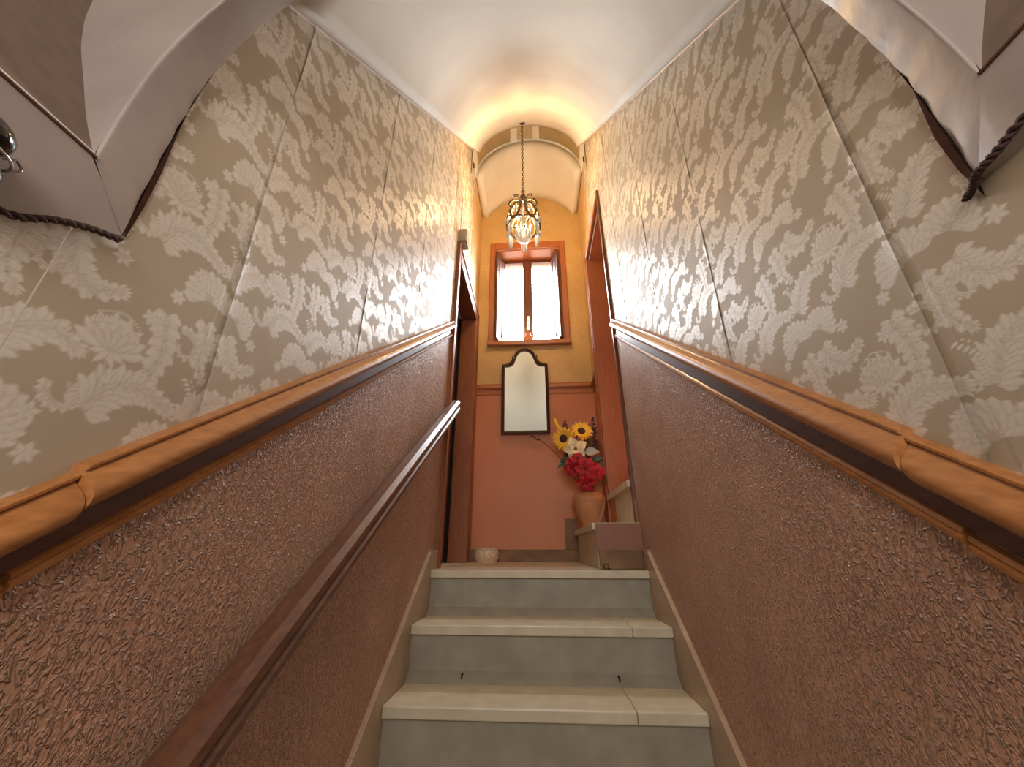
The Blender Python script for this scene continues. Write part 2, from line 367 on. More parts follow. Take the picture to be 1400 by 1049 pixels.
def paper_strip(parent, side, y0, y1, zb, zt, step, mat, lift=(.0025, .02), lean=0., end=None, phase=0.):
    y1 = y1+(.035 if (end is None and lift[0] > .001) else 0)
    ny = max(4, int((y1-y0)/step)); zmax = max(zt(y0)-zb(y0), zt(y1)-zb(y1)); nz = max(6, int(zmax/step))
    a = np.linspace(0, 1, ny+1)[:, None]; b = np.linspace(0, 1, nz+1)[None, :]
    Yc = y0+(y1-y0)*a+0*b; zb_ = np.vectorize(zb)(Yc); zt_ = np.vectorize(zt)(Yc); Z = zb_+(zt_-zb_)*b
    shear = lean*(Z-1.0); Y = Yc+shear
    e = (Yc-y0); amp = lift[0]*(.55+.45*np.sin(Z*7.3+phase)*np.sin(Z*3.1+1.7*phase))
    X = np.exp(-e/lift[1]*1.6)*amp - .0005*(Yc > y1-.036)*(lift[0] > .001) + .0006*np.sin(Z*23+phase)*np.exp(-e/.08)
    if end is None:
        U = (Y if side < 0 else -Y); V = Z
        P = np.stack([side*(W-.0022-X), Y, Z], -1)
        D = sample(U-.355+phase*.0, V-.438+.0)
    else:
        P = np.stack([Y, end-.0015-X, Z], -1); D = sample(Y*1.6, Z*1.6)
    nv = (ny+1)*(nz+1); idx = np.arange(nv).reshape(ny+1, nz+1)
    F = np.stack([idx[:-1, :-1], idx[1:, :-1], idx[1:, 1:], idx[:-1, 1:]], -1).reshape(-1, 4)
    if side > 0 or end is not None: F = F[:, ::-1]
    me = bpy.data.meshes.new('wallpaper_strip')
    me.vertices.add(nv); me.vertices.foreach_set('co', P.reshape(-1).astype(np.float32))
    me.loops.add(F.size); me.loops.foreach_set('vertex_index', F.reshape(-1).astype(np.int32))
    me.polygons.add(len(F)); me.polygons.foreach_set('loop_start', np.arange(0, F.size, 4, dtype=np.int32)); me.polygons.foreach_set('loop_total', np.full(len(F), 4, np.int32))
    me.polygons.foreach_set('use_smooth', np.ones(len(F), bool))
    me.update(calc_edges=True)
    at = me.attributes.new('damask', 'FLOAT', 'POINT'); at.data.foreach_set('value', D.reshape(-1).astype(np.float32))
    me.materials.append(mat)
    o = bpy.data.objects.new('wallpaper_strip', me); COL.objects.link(o); o.parent = parent
    return o

# ------------------------------------------------------------------ side walls
TK = .16
def side_wall(side, door, name, label, seams, leans):
    x = side*W; dx = (side*TK, 0, 0)
    y0, y1, z0, z1 = door
    mb = MB()
    P = lambda L: [(x, a, b) for a, b in L]
    mb.prism(P([(-1.45, -2.0), (y0, -2.0), (y0, zs(y0)), (.30, zs(.30)), (.30, .53), (-1.45, .53)]), dx)
    mb.prism(P([(y0, z1), (y1, z1), (y1, zs(y1)), (2.39, zs(2.39)), (y0, zs(y0))]), dx)
    mb.prism(P([(y1, -.4), (YE+.3, -.4), (YE+.3, zs(YE)), (y1, zs(y1))]), dx)
    if side < 0: mb.prism(P([(y0, -.4), (y1, -.4), (y1, -.002), (y0, -.002)]), dx)
    w_ = mb.build(name, m_vault); tag(w_, label, 'wall', kind='structure')
    zb = lambda y: rl(side, y)-.02
    zt = lambda y: zs(y)+.004
    st = [.0019, .0028, .004, .0055, .007]
    for i in range(len(seams)-1):
        a, b = seams[i], seams[i+1]
        if a < y0-.05 and b > y0:          # the strip that meets the doorway: cut in two
            paper_strip(w_, side, a, y0-.06, zb, zt, st[min(i, 4)], m_paper, (.0018, .015), leans[i], phase=i*2.1+side)
            paper_strip(w_, side, y0-.06, b, lambda y: z1+.05, zt, .006, m_paper, (0, .02), 0, phase=i)
        elif a >= y0-.06:
            paper_strip(w_, side, a, b, lambda y: z1+.05, zt, .007, m_paper if a < 2.3 else m_paper_gold, (.002, .015), 0, phase=i*1.3)
        else:
            paper_strip(w_, side, a, b, zb, (zt if a > .2 else (lambda y: .50 if y < .30 else zt(y))), st[min(i, 4)], m_paper, (.003 if i == 1 else .0018, .018), leans[i], phase=i*2.1+side)
    # narrow strip between the doorway and the end wall
    paper_strip(w_, side, y1+.055, YE, lambda y: 1.40, zt, .008, m_paper_gold, (.0, .02), 0)
    # dado
    d = MB()
    def quad(ya, yb, za, zb_): d.grid([[(side*(W-.004), y, za(y)+(zb_(y)-za(y))*t) for t in (0, 1)] for y in np.linspace(ya, yb, 8)])
    quad(-1.4, y0-.05, lambda y: -2.0, lambda y: rl(side, y)-RHS[side]+.015)
    d.build('dado_plaster', m_stucco, w_)
    d = MB(); d.grid([[(side*(W-.004), y, z) for z in (0, 1.36)] for y in (y1+.04, YE)]); d.build('dado_paint', m_paint, w_)
    return w_
wall_l = side_wall(-1, DL, 'wall_left', 'left stair wall with silver damask paper over rough terracotta plaster', [.10, .505, .965, 1.44, 1.97, 2.25, 2.60, 3.04], [0, -.035, -.02, -.02, -.0, 0, 0, 0])
wall_r = side_wall(1, DR, 'wall_right', 'right stair wall with silver damask paper and one long lifted seam', [.10, .445, .915, 1.375, 1.83, 2.25, 2.60, 2.88], [0, -.03, -.04, -.03, 0, 0, 0, 0])

# ------------------------------------------------------------------ end wall
WX0, WX1, WZ0, WZ1 = -.362, .298, 1.85, 2.95
mb = MB()
mb.box(-.68, .68, YE, YE+.30, -.4, WZ0); mb.box(-.68, WX0, YE, YE+.30, WZ0, WZ1); mb.box(WX1, .68, YE, YE+.30, WZ0, WZ1); mb.box(-.68, .68, YE, YE+.30, WZ1, 4.2)
wall_e = mb.build('wall_back', m_vault); tag(wall_e, 'end wall of the landing, golden paper above orange-brown paint', 'wall', kind='structure')
def arc_top(x):
    r_ = (.53**2+.315**2)/(2*.315); return 3.445+.315-r_+sqrt(max(0, r_*r_-x*x))
paper_strip(wall_e, 1, -.52, WX0-.04, lambda y: 1.40, lambda y: arc_top(y)+.01, .008, m_paper_gold, (0, .02), 0, end=YE)
paper_strip(wall_e, 1, WX1+.04, .52, lambda y: 1.40, lambda y: arc_top(y)+.01, .008, m_paper_gold, (.002, .02), 0, end=YE)
paper_strip(wall_e, 1, WX0-.04, WX1+.04, lambda y: WZ1+.03, lambda y: arc_top(y)+.01, .008, m_paper_gold, (0, .02), 0, end=YE)
paper_strip(wall_e, 1, WX0-.04, WX1+.04, lambda y: 1.40, lambda y: WZ0-.04, .008, m_paper_gold, (0, .02), 0, end=YE)
MB().box(-.52, .52, YE-.004, YE-.0005, 0, 1.37).build('dado_paint', m_paint, wall_e)

# ------------------------------------------------------------------ ceilings
def ell(t, hw, zsp, rise, y):       # segmental arch
    rise = min(rise, hw*.985); r_ = (hw*hw+rise*rise)/(2*rise); a = math.asin(min(1, hw/r_))*(2*t-1)
    return (r_*sin(a), y, zsp+rise-r_+r_*cos(a))
mb = MB(); ys = np.linspace(.33, 2.39, 22)
inner = [[ell(t, W+.002, zs(y)-.002, .43, y) for t in np.linspace(0, 1, 33)] for y in ys]
mb.grid(inner)
vault = mb.build('ceiling', m_vault, None, True)
sm = vault.modifiers.new('thickness', 'SOLIDIFY'); sm.thickness = .08; sm.offset = -1
tag(vault, 'steep barrel vaulted ceiling over the stairs in off white plaster', 'ceiling', kind='structure')
# transverse rib with painted panels
rib_s = lambda y: 3.492-(y-2.39)*.25
rib_r = lambda y: .43+(y-2.39)*.35
mb = MB(); mb.grid([[ell(t, W, rib_s(y), rib_r(y), y) for t in np.linspace(0, 1, 41)] for y in (2.39, 2.63)])
mb.grid([[ell(t, W, rib_s(2.63), rib_r(2.63), 2.63) for t in np.linspace(0, 1, 41)], [ell(t, W+.01, 3.445, .47, 2.634) for t in np.linspace(0, 1, 41)]])
rib = mb.build('ceiling_rib', m_vault, None, True); tag(rib, 'flat transverse rib across the vault with ochre painted panels', 'ceiling', kind='structure')
def rib_patch(name, ta, tb, ya, yb, mat, off, n=14):
    P = []
    for o_ in (off, 0):
        P.append([[ell(t, W-o_, rib_s(y)-.0, rib_r(y)-o_, y) for t in np.linspace(ta, tb, n)] for y in (ya, yb)])
    m_ = MB(); m_.grid(P[0])
    m_.grid([P[0][0], P[1][0]]); m_.grid([P[0][1], P[1][1]])
    for k in (0, -1): m_.grid([[P[0][0][k], P[0][1][k]], [P[1][0][k], P[1][1][k]]])
    return m_.build(name, mat, rib, True)
rib_patch('border_strip', .0, 1, 2.392, 2.447, m_vault, .010, 41); rib_patch('border_strip', .0, 1, 2.618, 2.632, m_vault, .010, 41)
def tx(x): 
    hw, ri = W, .47; r_ = (hw*hw+ri*ri)/(2*ri); return .5+math.asin(x/r_)/math.asin(hw/r_)/2
for xa, xb in ((-.5199, -.497), (-.172, -.108), (.050, .114), (.497, .5199)): rib_patch('border_strip', tx(xa), tx(xb), 2.447, 2.618, m_vault, .010, 6)
rib_patch('painted_panel', tx(-.497), tx(-.172), 2.447, 2.618, m_band, .002); rib_patch('painted_panel', tx(.114), tx(.497), 2.447, 2.618, m_band, .002)
rib_patch('centre_tile', tx(-.108), tx(.050), 2.447, 2.618, m_tile, .007)
# back vault over the landing
mb = MB(); mb.grid([[ell(t, W+.01, 3.445+(y-2.63)*.0, .47+(y-2.63)*(-.316), y) for t in np.linspace(0, 1, 33)] for y in np.linspace(2.63, YE+.02, 8)])
bv = mb.build('ceiling_landing', m_vault, None, True); tag(bv, 'shallow vault over the landing behind the rib', 'ceiling', kind='structure')
sm = bv.modifiers.new('thickness', 'SOLIDIFY'); sm.thickness = .08; sm.offset = -1
# cornice beads along the springing
def strip_tube(name, pts, r, mat, parent=None, n=6): return MB().tube(pts, r, n).build(name, mat, parent, True)
for side, nm, lb in ((-1, 'trim_1', 'thin brown and pale bead where the left wall meets the vault'), (1, 'trim_2', 'thin brown and pale bead where the right wall meets the vault')):
    t_ = strip_tube(nm, [(side*(W-.004), y, zs(y)+.006) for y in (.36, 1, 1.7, 2.385)], .0045, m_line); tag(t_, lb, 'cornice', kind='structure')
    strip_tube('pale_bead', [(side*(W-.005), y, zs(y)-.006) for y in (.36, 1, 1.7, 2.385)], .006, m_bead, t_)
    strip_tube('edge_line', [(side*(W-.002), y, 3.44) for y in (2.64, 3.115)], .004, m_line, t_)
    strip_tube('edge_line', [(side*(W-.003), 2.395, z) for z in (3.48, 3.20)], .005, m_line, t_)
t_ = strip_tube('trim_3', [(x, YE-.003, arc_top(x)) for x in np.linspace(-.518, .518, 40)], .0045, m_line); tag(t_, 'brown painted line curving along the top of the end wall', 'cornice', kind='structure')

# ------------------------------------------------------------------ foreground arch
E = EYE
farL = [(-.514, .363), (-.515, .50), (-.512, .60), (-.500, .70), (-.462, .82), (-.405, .92), (-.30, 1.02), (-.15, 1.09), (0, 1.115)]
farR = [(.510, .388), (.507, .52), (.500, .60), (.482, .69), (.455, .79), (.40, .89), (.30, 1.0), (.15, 1.08), (0, 1.115)]
neaL = [(-.512, .424), (-.514, .52), (-.508, .62), (-.487, .71), (-.450, .80), (-.39, .90), (-.29, .99), (-.15, 1.055), (0, 1.08)]
neaR = [(.494, .474), (.489, .53), (.478, .60), (.460, .67), (.432, .75), (.38, .85), (.29, .96), (.15, 1.045), (0, 1.08)]
outL = [(-.513, .424), (-.558, .50), (-.61, .60), (-.655, .69), (-.688, .79), (-.70, .93), (-.60, 1.18), (-.35, 1.36), (0, 1.42)]
outR = [(.495, .474), (.519, .526), (.562, .612), (.61, .70), (.66, .80), (.68, .93), (.60, 1.18), (.35, 1.36), (0, 1.42)]
sm3 = lambda L, y: [(p[0], y, p[1]+E) for p in catmull([(a, b, 0) for a, b in L], 6)]
YF, YN = .34, .282
def full(L, R_, y):
    a = sm3(L, y); b = sm3(R_, y); return a+b[::-1][1:]
fa, ne, ou = full(farL, farR, YF), full(neaL, neaR, YN), full(outL, outR, YN)
mid = [tuple(.5*(Vector(a)+Vector(b))+Vector((0, -.0, -.001))) for a, b in zip(fa, ne)]
# slight hand-trowelled unevenness of the edges
jit = lambda P, s_: [(p[0]+s_*math.sin(i*1.7)*.6, p[1], p[2]+s_*math.cos(i*2.3)) for i, p in enumerate(P)]
fa2 = jit(fa, .0018)
rnd_ = [tuple(Vector(a)*.90+Vector(b)*.10) for a, b in zip(ne, fa2)]; rnd2 = [tuple(Vector(a)*.97+Vector(b)*.03) for a, b in zip(ne, ou)]
def rnd_row(t, r_=.0055):
    out = []
    for p, a, b in zip(ne, fa2, ou):
        p, a, b = Vector(p), Vector(a), Vector(b); A = p+(a-p).normalized()*r_; B_ = p+(b-p).normalized()*min(r_, (b-p).length*.8+1e-5)
        out.append(tuple(A*(1-t)**2+p*2*t*(1-t)+B_*t*t))
    return out
mb = MB(); mb.grid([fa2, mid]+[rnd_row(t) for t in (0, .2, .4, .6, .8, 1)]+[ [tuple(.5*(Vector(a)+Vector(b))) for a, b in zip(ne, ou)], ou])
# far side of the arch wall, up to the vault
up = [ell(k/(len(fa)-1), W, zs(YF), .43, YF) for k in range(len(fa))]
up[0] = (fa[0][0]-.01, YF, fa[0][2]); up[-1] = (fa[-1][0]+.01, YF, fa[-1][2])
mb.grid([fa2, up])
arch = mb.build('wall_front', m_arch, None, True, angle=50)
tag(arch, 'painted plaster arch overhead in the foreground with pointed springers', 'arch', kind='structure')
# springer faces along the side walls
for side, bot, top in ((-1, [(.34, .3605), (.334, .357), (.306, .343), (.277, .326), (.25, .303), (.18, .285), (.0, .27), (-1.4, .27)], .424),
                       (1, [(.34, .386), (.306, .386),(.282, .395),  (.27, .40), (.22, .405), (.15, .40), (.0, .39), (-1.4, .39)], .474)):
    P1 = []; n_x, f_x = ((.512, .5145) if side < 0 else (.494, .510)); f_z = .3632 if side < 0 else .3882
    for y, z in bot:
        if y > YF+.0005: continue
        k_ = max(0, (y-YN)/(YF-YN)); xi = n_x+(f_x-n_x)*k_; t_ = top+(f_z-top)*k_; z = min(z, t_-.001)
        P1.append([(side*(W+.001), y, z+E-.001), (side*xi, y, z+E+.002), (side*xi, y, t_+E+.0012)])
    MB().grid(P1).build('springer_face', m_arch, arch, True, angle=40)
    MB().grid([sm3(outL if side < 0 else outR, YN), sm3(outL if side < 0 else outR, -1.42)]).build('side_web', m_web, arch, True)
    strip_tube('groove_shadow', [(side*((.5125 if side < 0 else .494)-.0005), y, top+E+.0022) for y in (-1.4, -.5, .1, YN)], .0024, m_fascia, arch)  # dark tube draws in the shadow line where springer and web meet
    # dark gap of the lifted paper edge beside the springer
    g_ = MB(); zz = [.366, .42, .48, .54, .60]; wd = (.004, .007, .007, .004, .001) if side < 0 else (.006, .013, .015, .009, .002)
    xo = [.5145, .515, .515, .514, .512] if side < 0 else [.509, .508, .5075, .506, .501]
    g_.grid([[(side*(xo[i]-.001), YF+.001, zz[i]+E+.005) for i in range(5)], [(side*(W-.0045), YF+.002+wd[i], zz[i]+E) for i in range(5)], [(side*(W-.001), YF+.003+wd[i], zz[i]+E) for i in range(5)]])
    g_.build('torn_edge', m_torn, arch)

# ------------------------------------------------------------------ lower hall behind the camera
b_ = MB().box(-.9, .9, -1.6, -1.42, -2.2, 1.7).build('wall_hall', m_stucco); tag(b_, 'wall of the lower hall behind the viewer', 'wall', kind='structure')
MB().box(-.9, -.73, -1.6, .30, .4, 1.7).box(.73, .9, -1.6, .30, .4, 1.7).box(-.9, .9, -1.6, .33, 1.53, 1.75).box(-.9, -.69, -1.6, .5, -2.2, .6).box(.69, .9, -1.6, .5, -2.2, .6).box(-.9, -.69, .3, .5, .4, 1.8).box(.69, .9, .3, .5, .4, 1.8).build('light_shield', m_web, b_)  # unseen boxes added around the hall to keep sky light from leaking in
b_ = MB().box(-.68, .68, -1.42, .33-.0, -2.05, -1.86).build('floor_hall', m_marbleg); tag(b_, 'stone floor at the foot of the stairs', 'floor', kind='structure')

# ------------------------------------------------------------------ landing floor
b_ = MB().box(-.52, .52, YL+.02, YE, -.03, 0).build('floor', m_marble)
MB().box(-.66, .66, YL+.06, YE+.01, -.12, -.03).build('floor_bed', m_marbleg, b_)
tag(b_, 'pale marble floor of the landing at the top of the stairs', 'floor', kind='structure')

# ------------------------------------------------------------------ staircase
st = empty('staircase', (0, 1.0, -.4)); tag(st, 'worn grey-green marble stairs rising to the landing', 'stairs')
TT = .033
for k in range(0, 8):
    y = YL-RUN*k; z = -RISE*k; yb = y+RUN+.03
    xs = [(-.5, .289), (.2905, .5)] if k == 2 else ([(-.5, .5)] if k != 1 else [(-.5, .35), (.3512, .5)])
    for xa, xb in xs:
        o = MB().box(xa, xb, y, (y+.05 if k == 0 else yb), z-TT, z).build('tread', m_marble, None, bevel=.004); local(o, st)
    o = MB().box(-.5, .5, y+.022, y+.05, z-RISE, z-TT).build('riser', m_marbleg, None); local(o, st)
for x, y, z in ((-.292, 1.742, -2*RISE), (.285, 1.742, -2*RISE), (-.285, 1.503, -3*RISE), (.29, 1.503, -3*RISE)):
    m_ = MB().box(x-.004, x+.004, y-.012, y+.002, z+.0005, z+.026); m_.tube([(x, y-.014+.010*cos(a), z+.016+.010*sin(a)) for a in np.linspace(0, 2*pi, 9)[:-1]], .0032, 6, True)
    local(m_.build('rod_eye', m_gapiron), st)['label'] = 'small dark iron eye at the foot of the riser'
mb = MB(); mb.prism([(-.5, YL+.05, -.13), (-.5, -.1, -.13-1.6), (-.5, -.1, -2.0), (-.5, YL+.05, -2.0)], (1, 0, 0)); local(mb.build('stair_core', m_marbleg), st)

# skirting beside the stairs: slabs
def skirting(side, name, label, yend):
    root = empty(name, (side*.51, 1.2, -.3)); tag(root, label, 'skirting', kind='structure')
    nz_ = lambda y: (y-YL)*(RISE/RUN)
    top = lambda y: min(nz_(y)+.082, .082)
    cuts = [-.1, .55, 1.30, 1.955]
    for a, b in zip(cuts[:-1], cuts[1:]):
        m_ = MB(); m_.prism([(side*.5005, a+.001, top(a)-.40), (side*.5005, b-.001, top(b)-.40), (side*.5005, b-.001, top(b)), (side*.5005, a+.001, top(a))], (side*.019, 0, 0))
        local(m_.build('skirting_slab', m_skirt, None, bevel=.003), root)
    m_ = MB().box(*(sorted((side*.5005, side*.5195))), 1.956, yend, -.3, .086); local(m_.build('skirting_slab', m_skirt, None, bevel=.003), root)
skirting(-1, 'baseboard_left', 'marble skirting stepping up along the left side of the stairs', 2.09)
skirting(1, 'baseboard_right', 'marble skirting climbing along the right side of the stairs', 2.03)
b_ = MB().box(-.515, .515, YE-.018, YE-.001, 0, .085).build('baseboard_back', m_skirtd, None, bevel=.002); tag(b_, 'brown marble skirting along the foot of the end wall', 'skirting', kind='structure')
MB().box(.21, .30, YE-.022, YE-.004, .085, .30).build('upright_slab', m_skirtd, b_, bevel=.002)
b_ = MB().box(-.516, -.50, DL[1]+.06, YE-.02, 0, .085).build('baseboard_corner', m_skirtd, None, bevel=.002); tag(b_, 'short brown marble skirting in the far left corner', 'skirting', kind='structure')

# ------------------------------------------------------------------ chair rails
P_TOP = [(0, .070), (.010, .070), (.013, .074), (.022, .076), (.030, .080), (.037, .087), (.0415, .097), (.042, .107), (.039, .117), (.033, .126), (.026, .133), (.021, .139), (.019, .144), (.0225, .146), (.0225, .151), (.018, .154), (0, .155)]
P_FAS = [(0, .026), (.007, .026), (.007, .0705), (0, .0705)]
P_BOT = [(0, 0), (.013, 0), (.017, .004), (.018, .012), (.014, .016), (.016, .020), (.012, .026), (0, .027)]
def rail_piece(name, prof, side, ya, yb, parent, mat, dz=0, dd=0, n=10):
    ys_ = np.linspace(ya, yb, n)
    m_ = MB(); m_.sweep(lambda i, y: [(side*(W-.001-d-(dd if d > .001 else 0)), y, rl(side, y)-RHS[side]+h*RHS[side]/RH+dz) for d, h in prof], ys_)
    return m_.build(name, mat, parent, True, angle=42)
for side, nm, yj, lb, yt in ((-1, 'trim_4', .400, 'brown moulded chair rail climbing the left wall', 2.075), (1, 'trim_5', .54, 'brown moulded chair rail climbing the right wall', 2.075)):
    r_ = empty(nm, (side*W, 1.2, .8)); tag(r_, lb, 'chair rail', kind='structure')
    for a in [rail_piece('moulding', P_TOP, side, -.9, yj-.001, None, m_oak, -.007, -.004), rail_piece('moulding', P_TOP, side, yj+.0008, yt, None, m_oak, .002),
              rail_piece('fascia', P_FAS, side, -.9, yt, None, m_fascia), rail_piece('bead', P_BOT, side, -.9, yj-.02, None, m_oak, -.007, -.002), rail_piece('bead', P_BOT, side, yj-.019, yt, None, m_oak, .001)]: local(a, r_)
r_ = empty('trim_6', (0, YE, 1.37)); tag(r_, 'orange-brown moulded rail across the end wall behind the mirror', 'chair rail', kind='structure')
def rail_x(prof, mat, name, xa, xb, s=.66):
    m_ = MB(); m_.sweep(lambda i, x: [(x, YE-.001-d*s, 1.328+h*s) for d, h in prof], [xa, xb]); local(m_.build(name, mat, None, True, angle=35), r_)
rail_x(P_TOP, m_oakx, 'moulding', -.517, .517); rail_x(P_FAS, m_oakx, 'fascia', -.517, .517); rail_x(P_BOT, m_oakx, 'bead', -.517, .517)
for side, ya in ((-1, DL[1]+.06), (1, DR[1]+.05)):
    for prof, mat, nme in ((P_TOP, m_oak, 'moulding'), (P_FAS, m_oak, 'fascia'), (P_BOT, m_oak, 'bead')):
        m_ = MB(); m_.sweep(lambda i, y: [(side*(W-.001-d*.66), y, 1.328+h*.66) for d, h in prof], [ya, YE-.03]); local(m_.build(nme, mat, None, True, angle=35), r_)

# ------------------------------------------------------------------ left door
def casing(parent, side, door, cw, th_, mat, depth=TK):
    y0, y1, z0, z1 = door
    xa, xb = sorted((side*(W-th_), side*(W-.0005)))
    for (a, b, c, d) in ((y0-cw, y0-.0, z0, z1+cw), (y1, y1+cw, z0, z1+cw)):
        local(MB().box(xa, xb, a, b, c, d).build('casing', mat, None, bevel=.004), parent)
        xi, xj = sorted((side*(W-th_-.008), side*(W-th_)))
        e0, e1 = (a, a+.016) if a < y0 else (b-.016, b)
        local(MB().box(xi, xj, e0, e1, c, d).build('casing_edge', mat, None, bevel=.003), parent)
    local(MB().box(xa, xb, y0, y1, z1, z1+cw).build('casing', mat, None, bevel=.004), parent)
    xi, xj = sorted((side*(W-th_-.008), side*(W-th_)))
    local(MB().box(xi, xj, y0-cw+.016, y1+cw-.016, z1+cw-.016, z1+cw).build('casing_edge', mat, None, bevel=.003), parent)
d1 = empty('door_1', (-.6, 2.58, 0)); tag(d1, 'open brown wooden door at the left of the landing', 'door', kind='structure')
casing(d1, -1, DL, .075, .018, m_door)
for a, b, c, d in ((DL[1]-.022, DL[1]-.0005, 0, DL[3]-.022), (DL[0]+.0005, DL[0]+.022, 0, DL[3]-.022)):
    local(MB().box(-.645, -.505, a, b, c, d).build('jamb', m_door, None, bevel=.004), d1); local(MB().box(-.70, -.6455, *((2.975, 2.9895) if a > 2.5 else (2.1705, 2.18)), c, d+.02).build('gap_shade', m_gapiron), d1)  # black strips stand in for the shaded gap between jamb and leaf
local(MB().box(-.64, -.505, DL[0]+.0005, DL[1]-.0005, DL[3]-.022, DL[3]-.0005).build('jamb_head', m_doord, None, bevel=.004), d1)
leaf = MB(); leaf.box(-1.40, -.668, 2.925, 2.965, .008, 2.0)
lf = local(leaf.build('door_leaf', m_doord, None, bevel=.003), d1)
for z0, z1 in ((.15, .80), (.95, 1.85)):
    p_ = MB(); p_.box(-1.28, -.78, 2.917, 2.9255, z0, z1); po = p_.build('raised_panel', m_doord, None, bevel=.006); po.parent = lf
b_ = MB().box(-1.5, -.69, 2.0, 3.3, -.05, 0.0).build('floor_room', m_skirt); tag(b_, 'floor of the dark room beyond the left door', 'floor', kind='structure')
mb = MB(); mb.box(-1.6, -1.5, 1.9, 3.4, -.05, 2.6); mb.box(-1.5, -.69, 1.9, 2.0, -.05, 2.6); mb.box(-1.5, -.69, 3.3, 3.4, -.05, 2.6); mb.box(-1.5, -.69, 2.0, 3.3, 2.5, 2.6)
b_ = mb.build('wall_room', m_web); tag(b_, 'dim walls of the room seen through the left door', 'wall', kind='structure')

# right doorway, wood lined
d2 = empty('door_2', (.6, 2.5, .43)); tag(d2, 'tall wood-lined doorway on the right where the steps turn away', 'door', kind='structure')
y0, y1, z0, z1 = DR
local(MB().box(.50, .53, y0-.022, y0+.0, .0, z1+.045).build('casing', m_doord, None, bevel=.004), d2)
local(MB().box(.495, .53, y1, y1+.035, .21, z1+.045).build('casing', m_win, None, bevel=.004), d2)
local(MB().box(.50, .53, y0, y1, z1, z1+.045).build('casing', m_win, None, bevel=.004), d2)
local(MB().box(.502, .92, y1-.03, y1-.0005, .44, z1-.02).build('jamb', m_door, None, bevel=.003), d2)
local(MB().box(.53, .68, y0+.0005, y0+.02, .44, z1-.02).build('jamb', m_doord, None, bevel=.003), d2)
local(MB().box(.53, .92, y0+.0005, y1-.0005, z1-.02, z1-.0005).build('jamb_head', m_win, None, bevel=.003), d2)
mb = MB(); mb.box(1.5, 1.6, 1.9, 3.1, .3, 2.9); mb.box(.69, 1.5, 1.9, 2.0, .3, 2.9); mb.box(.93, 1.5, 3.0, 3.1, .3, 2.9); mb.box(.93, 1.5, 2.0, 3.0, 2.8, 2.9); mb.box(.69, .93, 2.0, 3.0, 2.56, 2.7); mb.box(.69, .93, 2.84, 3.0, .3, 2.56)
b_ = mb.build('wall_passage', m_paint); tag(b_, 'walls of the passage beyond the right doorway', 'wall', kind='structure')

# ------------------------------------------------------------------ winder steps at the right
ws = empty('corner_steps', (.4, 2.4, 0)); tag(ws, 'two marble steps turning off the landing into the right doorway', 'stairs')
local(MB().box(.275, .518, 2.075, YE-.03, .178, .212).build('tread', m_marble, None, bevel=.003), ws)
local(MB().box(.298, .318, 2.085, YE-.03, 0.001, .178).build('riser', m_marble, None), ws)
local(MB().box(.3185, .518, 2.085, 2.14, .001, .178).build('side_wall', m_stucco, None), ws)['label'] = 'purple-brown plastered side of the first step'
local(MB().box(.290, .518, 2.070, 2.085, .086, .2095).build('side_face', m_sidep, None), ws)['label'] = 'smooth brown painted side face'
local(MB().box(.300, .518, 2.064, 2.0845, .001, .086).build('side_skirting', m_skirtd, None, bevel=.002), ws)['label'] = 'brown veined marble skirting strip'
local(MB().box(.488, .90, 2.14, 2.80, .395, .432).build('tread', m_marble, None, bevel=.003), ws)
local(MB().box(.505, .525, 2.14, 2.60, .213, .395).build('riser', m_marble, None), ws)
local(MB().box(.505, .525, 2.6005, 2.80, .213, .395).build('riser', m_paint, None), ws)['label'] = 'pinkish painted end of the riser'
local(MB().box(.525, .90, 2.14, 2.80, .0, .395).build('step_core', m_marbleg, None), ws)
local(MB().box(.503, .517, 2.095, 2.135, .213, .32).build('skirting_block', m_skirtd, None, bevel=.002), ws)
mb = MB().tube([(.325+.012*cos(a), 2.050, .014+.012*sin(a)) for a in np.linspace(0, 2*pi, 13)[:-1]], .0016, 6, True); mb.tube([(.333, 2.050, .006), (.350, 2.052, .002)], .0016, 6)
tag(mb.build('wire_loop', m_dark, None, True), 'little dark wire loop lying on the landing before the corner steps', 'wire')

# ------------------------------------------------------------------ window
w1 = empty('window_1', (-.03, YE, WZ0)); tag(w1, 'small wooden casement window with open inner shutters in the end wall', 'window', kind='structure')
cw = .05
for (a, b, c, d) in ((WX0-cw, WX0, WZ0, WZ1+cw), (WX1, WX1+cw, WZ0, WZ1+cw), (WX0, WX1, WZ1, WZ1+cw)):
    local(MB().box(a, b, YE-.022, YE-.001, c, d+.03).build('casing', m_win, None, bevel=.004), w1)
local(MB().box(WX0-cw-.005, WX1+cw+.006, YE-.05, YE+.0, WZ0-.045, WZ0-.001).build('window_sill', m_oakx, None, bevel=.006), w1)
for a, b, c, d in ((WX0, WX0+.012, WZ0, WZ1), (WX1-.012, WX1, WZ0, WZ1), (WX0+.012, WX1-.012, WZ1-.012, WZ1), (WX0+.012, WX1-.012, WZ0, WZ0+.012)):
    local(MB().box(a, b, YE+.0005, YE+.26, c, d).build('reveal_lining', m_win, None), w1)
yf = YE+.16
xa, xb, za, zb_ = WX0+.0125, WX1-.0125, WZ0+.0125, WZ1-.0125
fr = MB(); fr.box(xa, xa+.045, yf, yf+.05, za, zb_); fr.box(xb-.045, xb, yf, yf+.05, za, zb_); fr.box(xa+.045, xb-.045, yf, yf+.05, zb_-.02, zb_); fr.box(xa+.045, xb-.045, yf, yf+.05, za, za+.045)
local(fr.build('window_frame', m_wind, None, bevel=.003), w1)
cxm = -.037
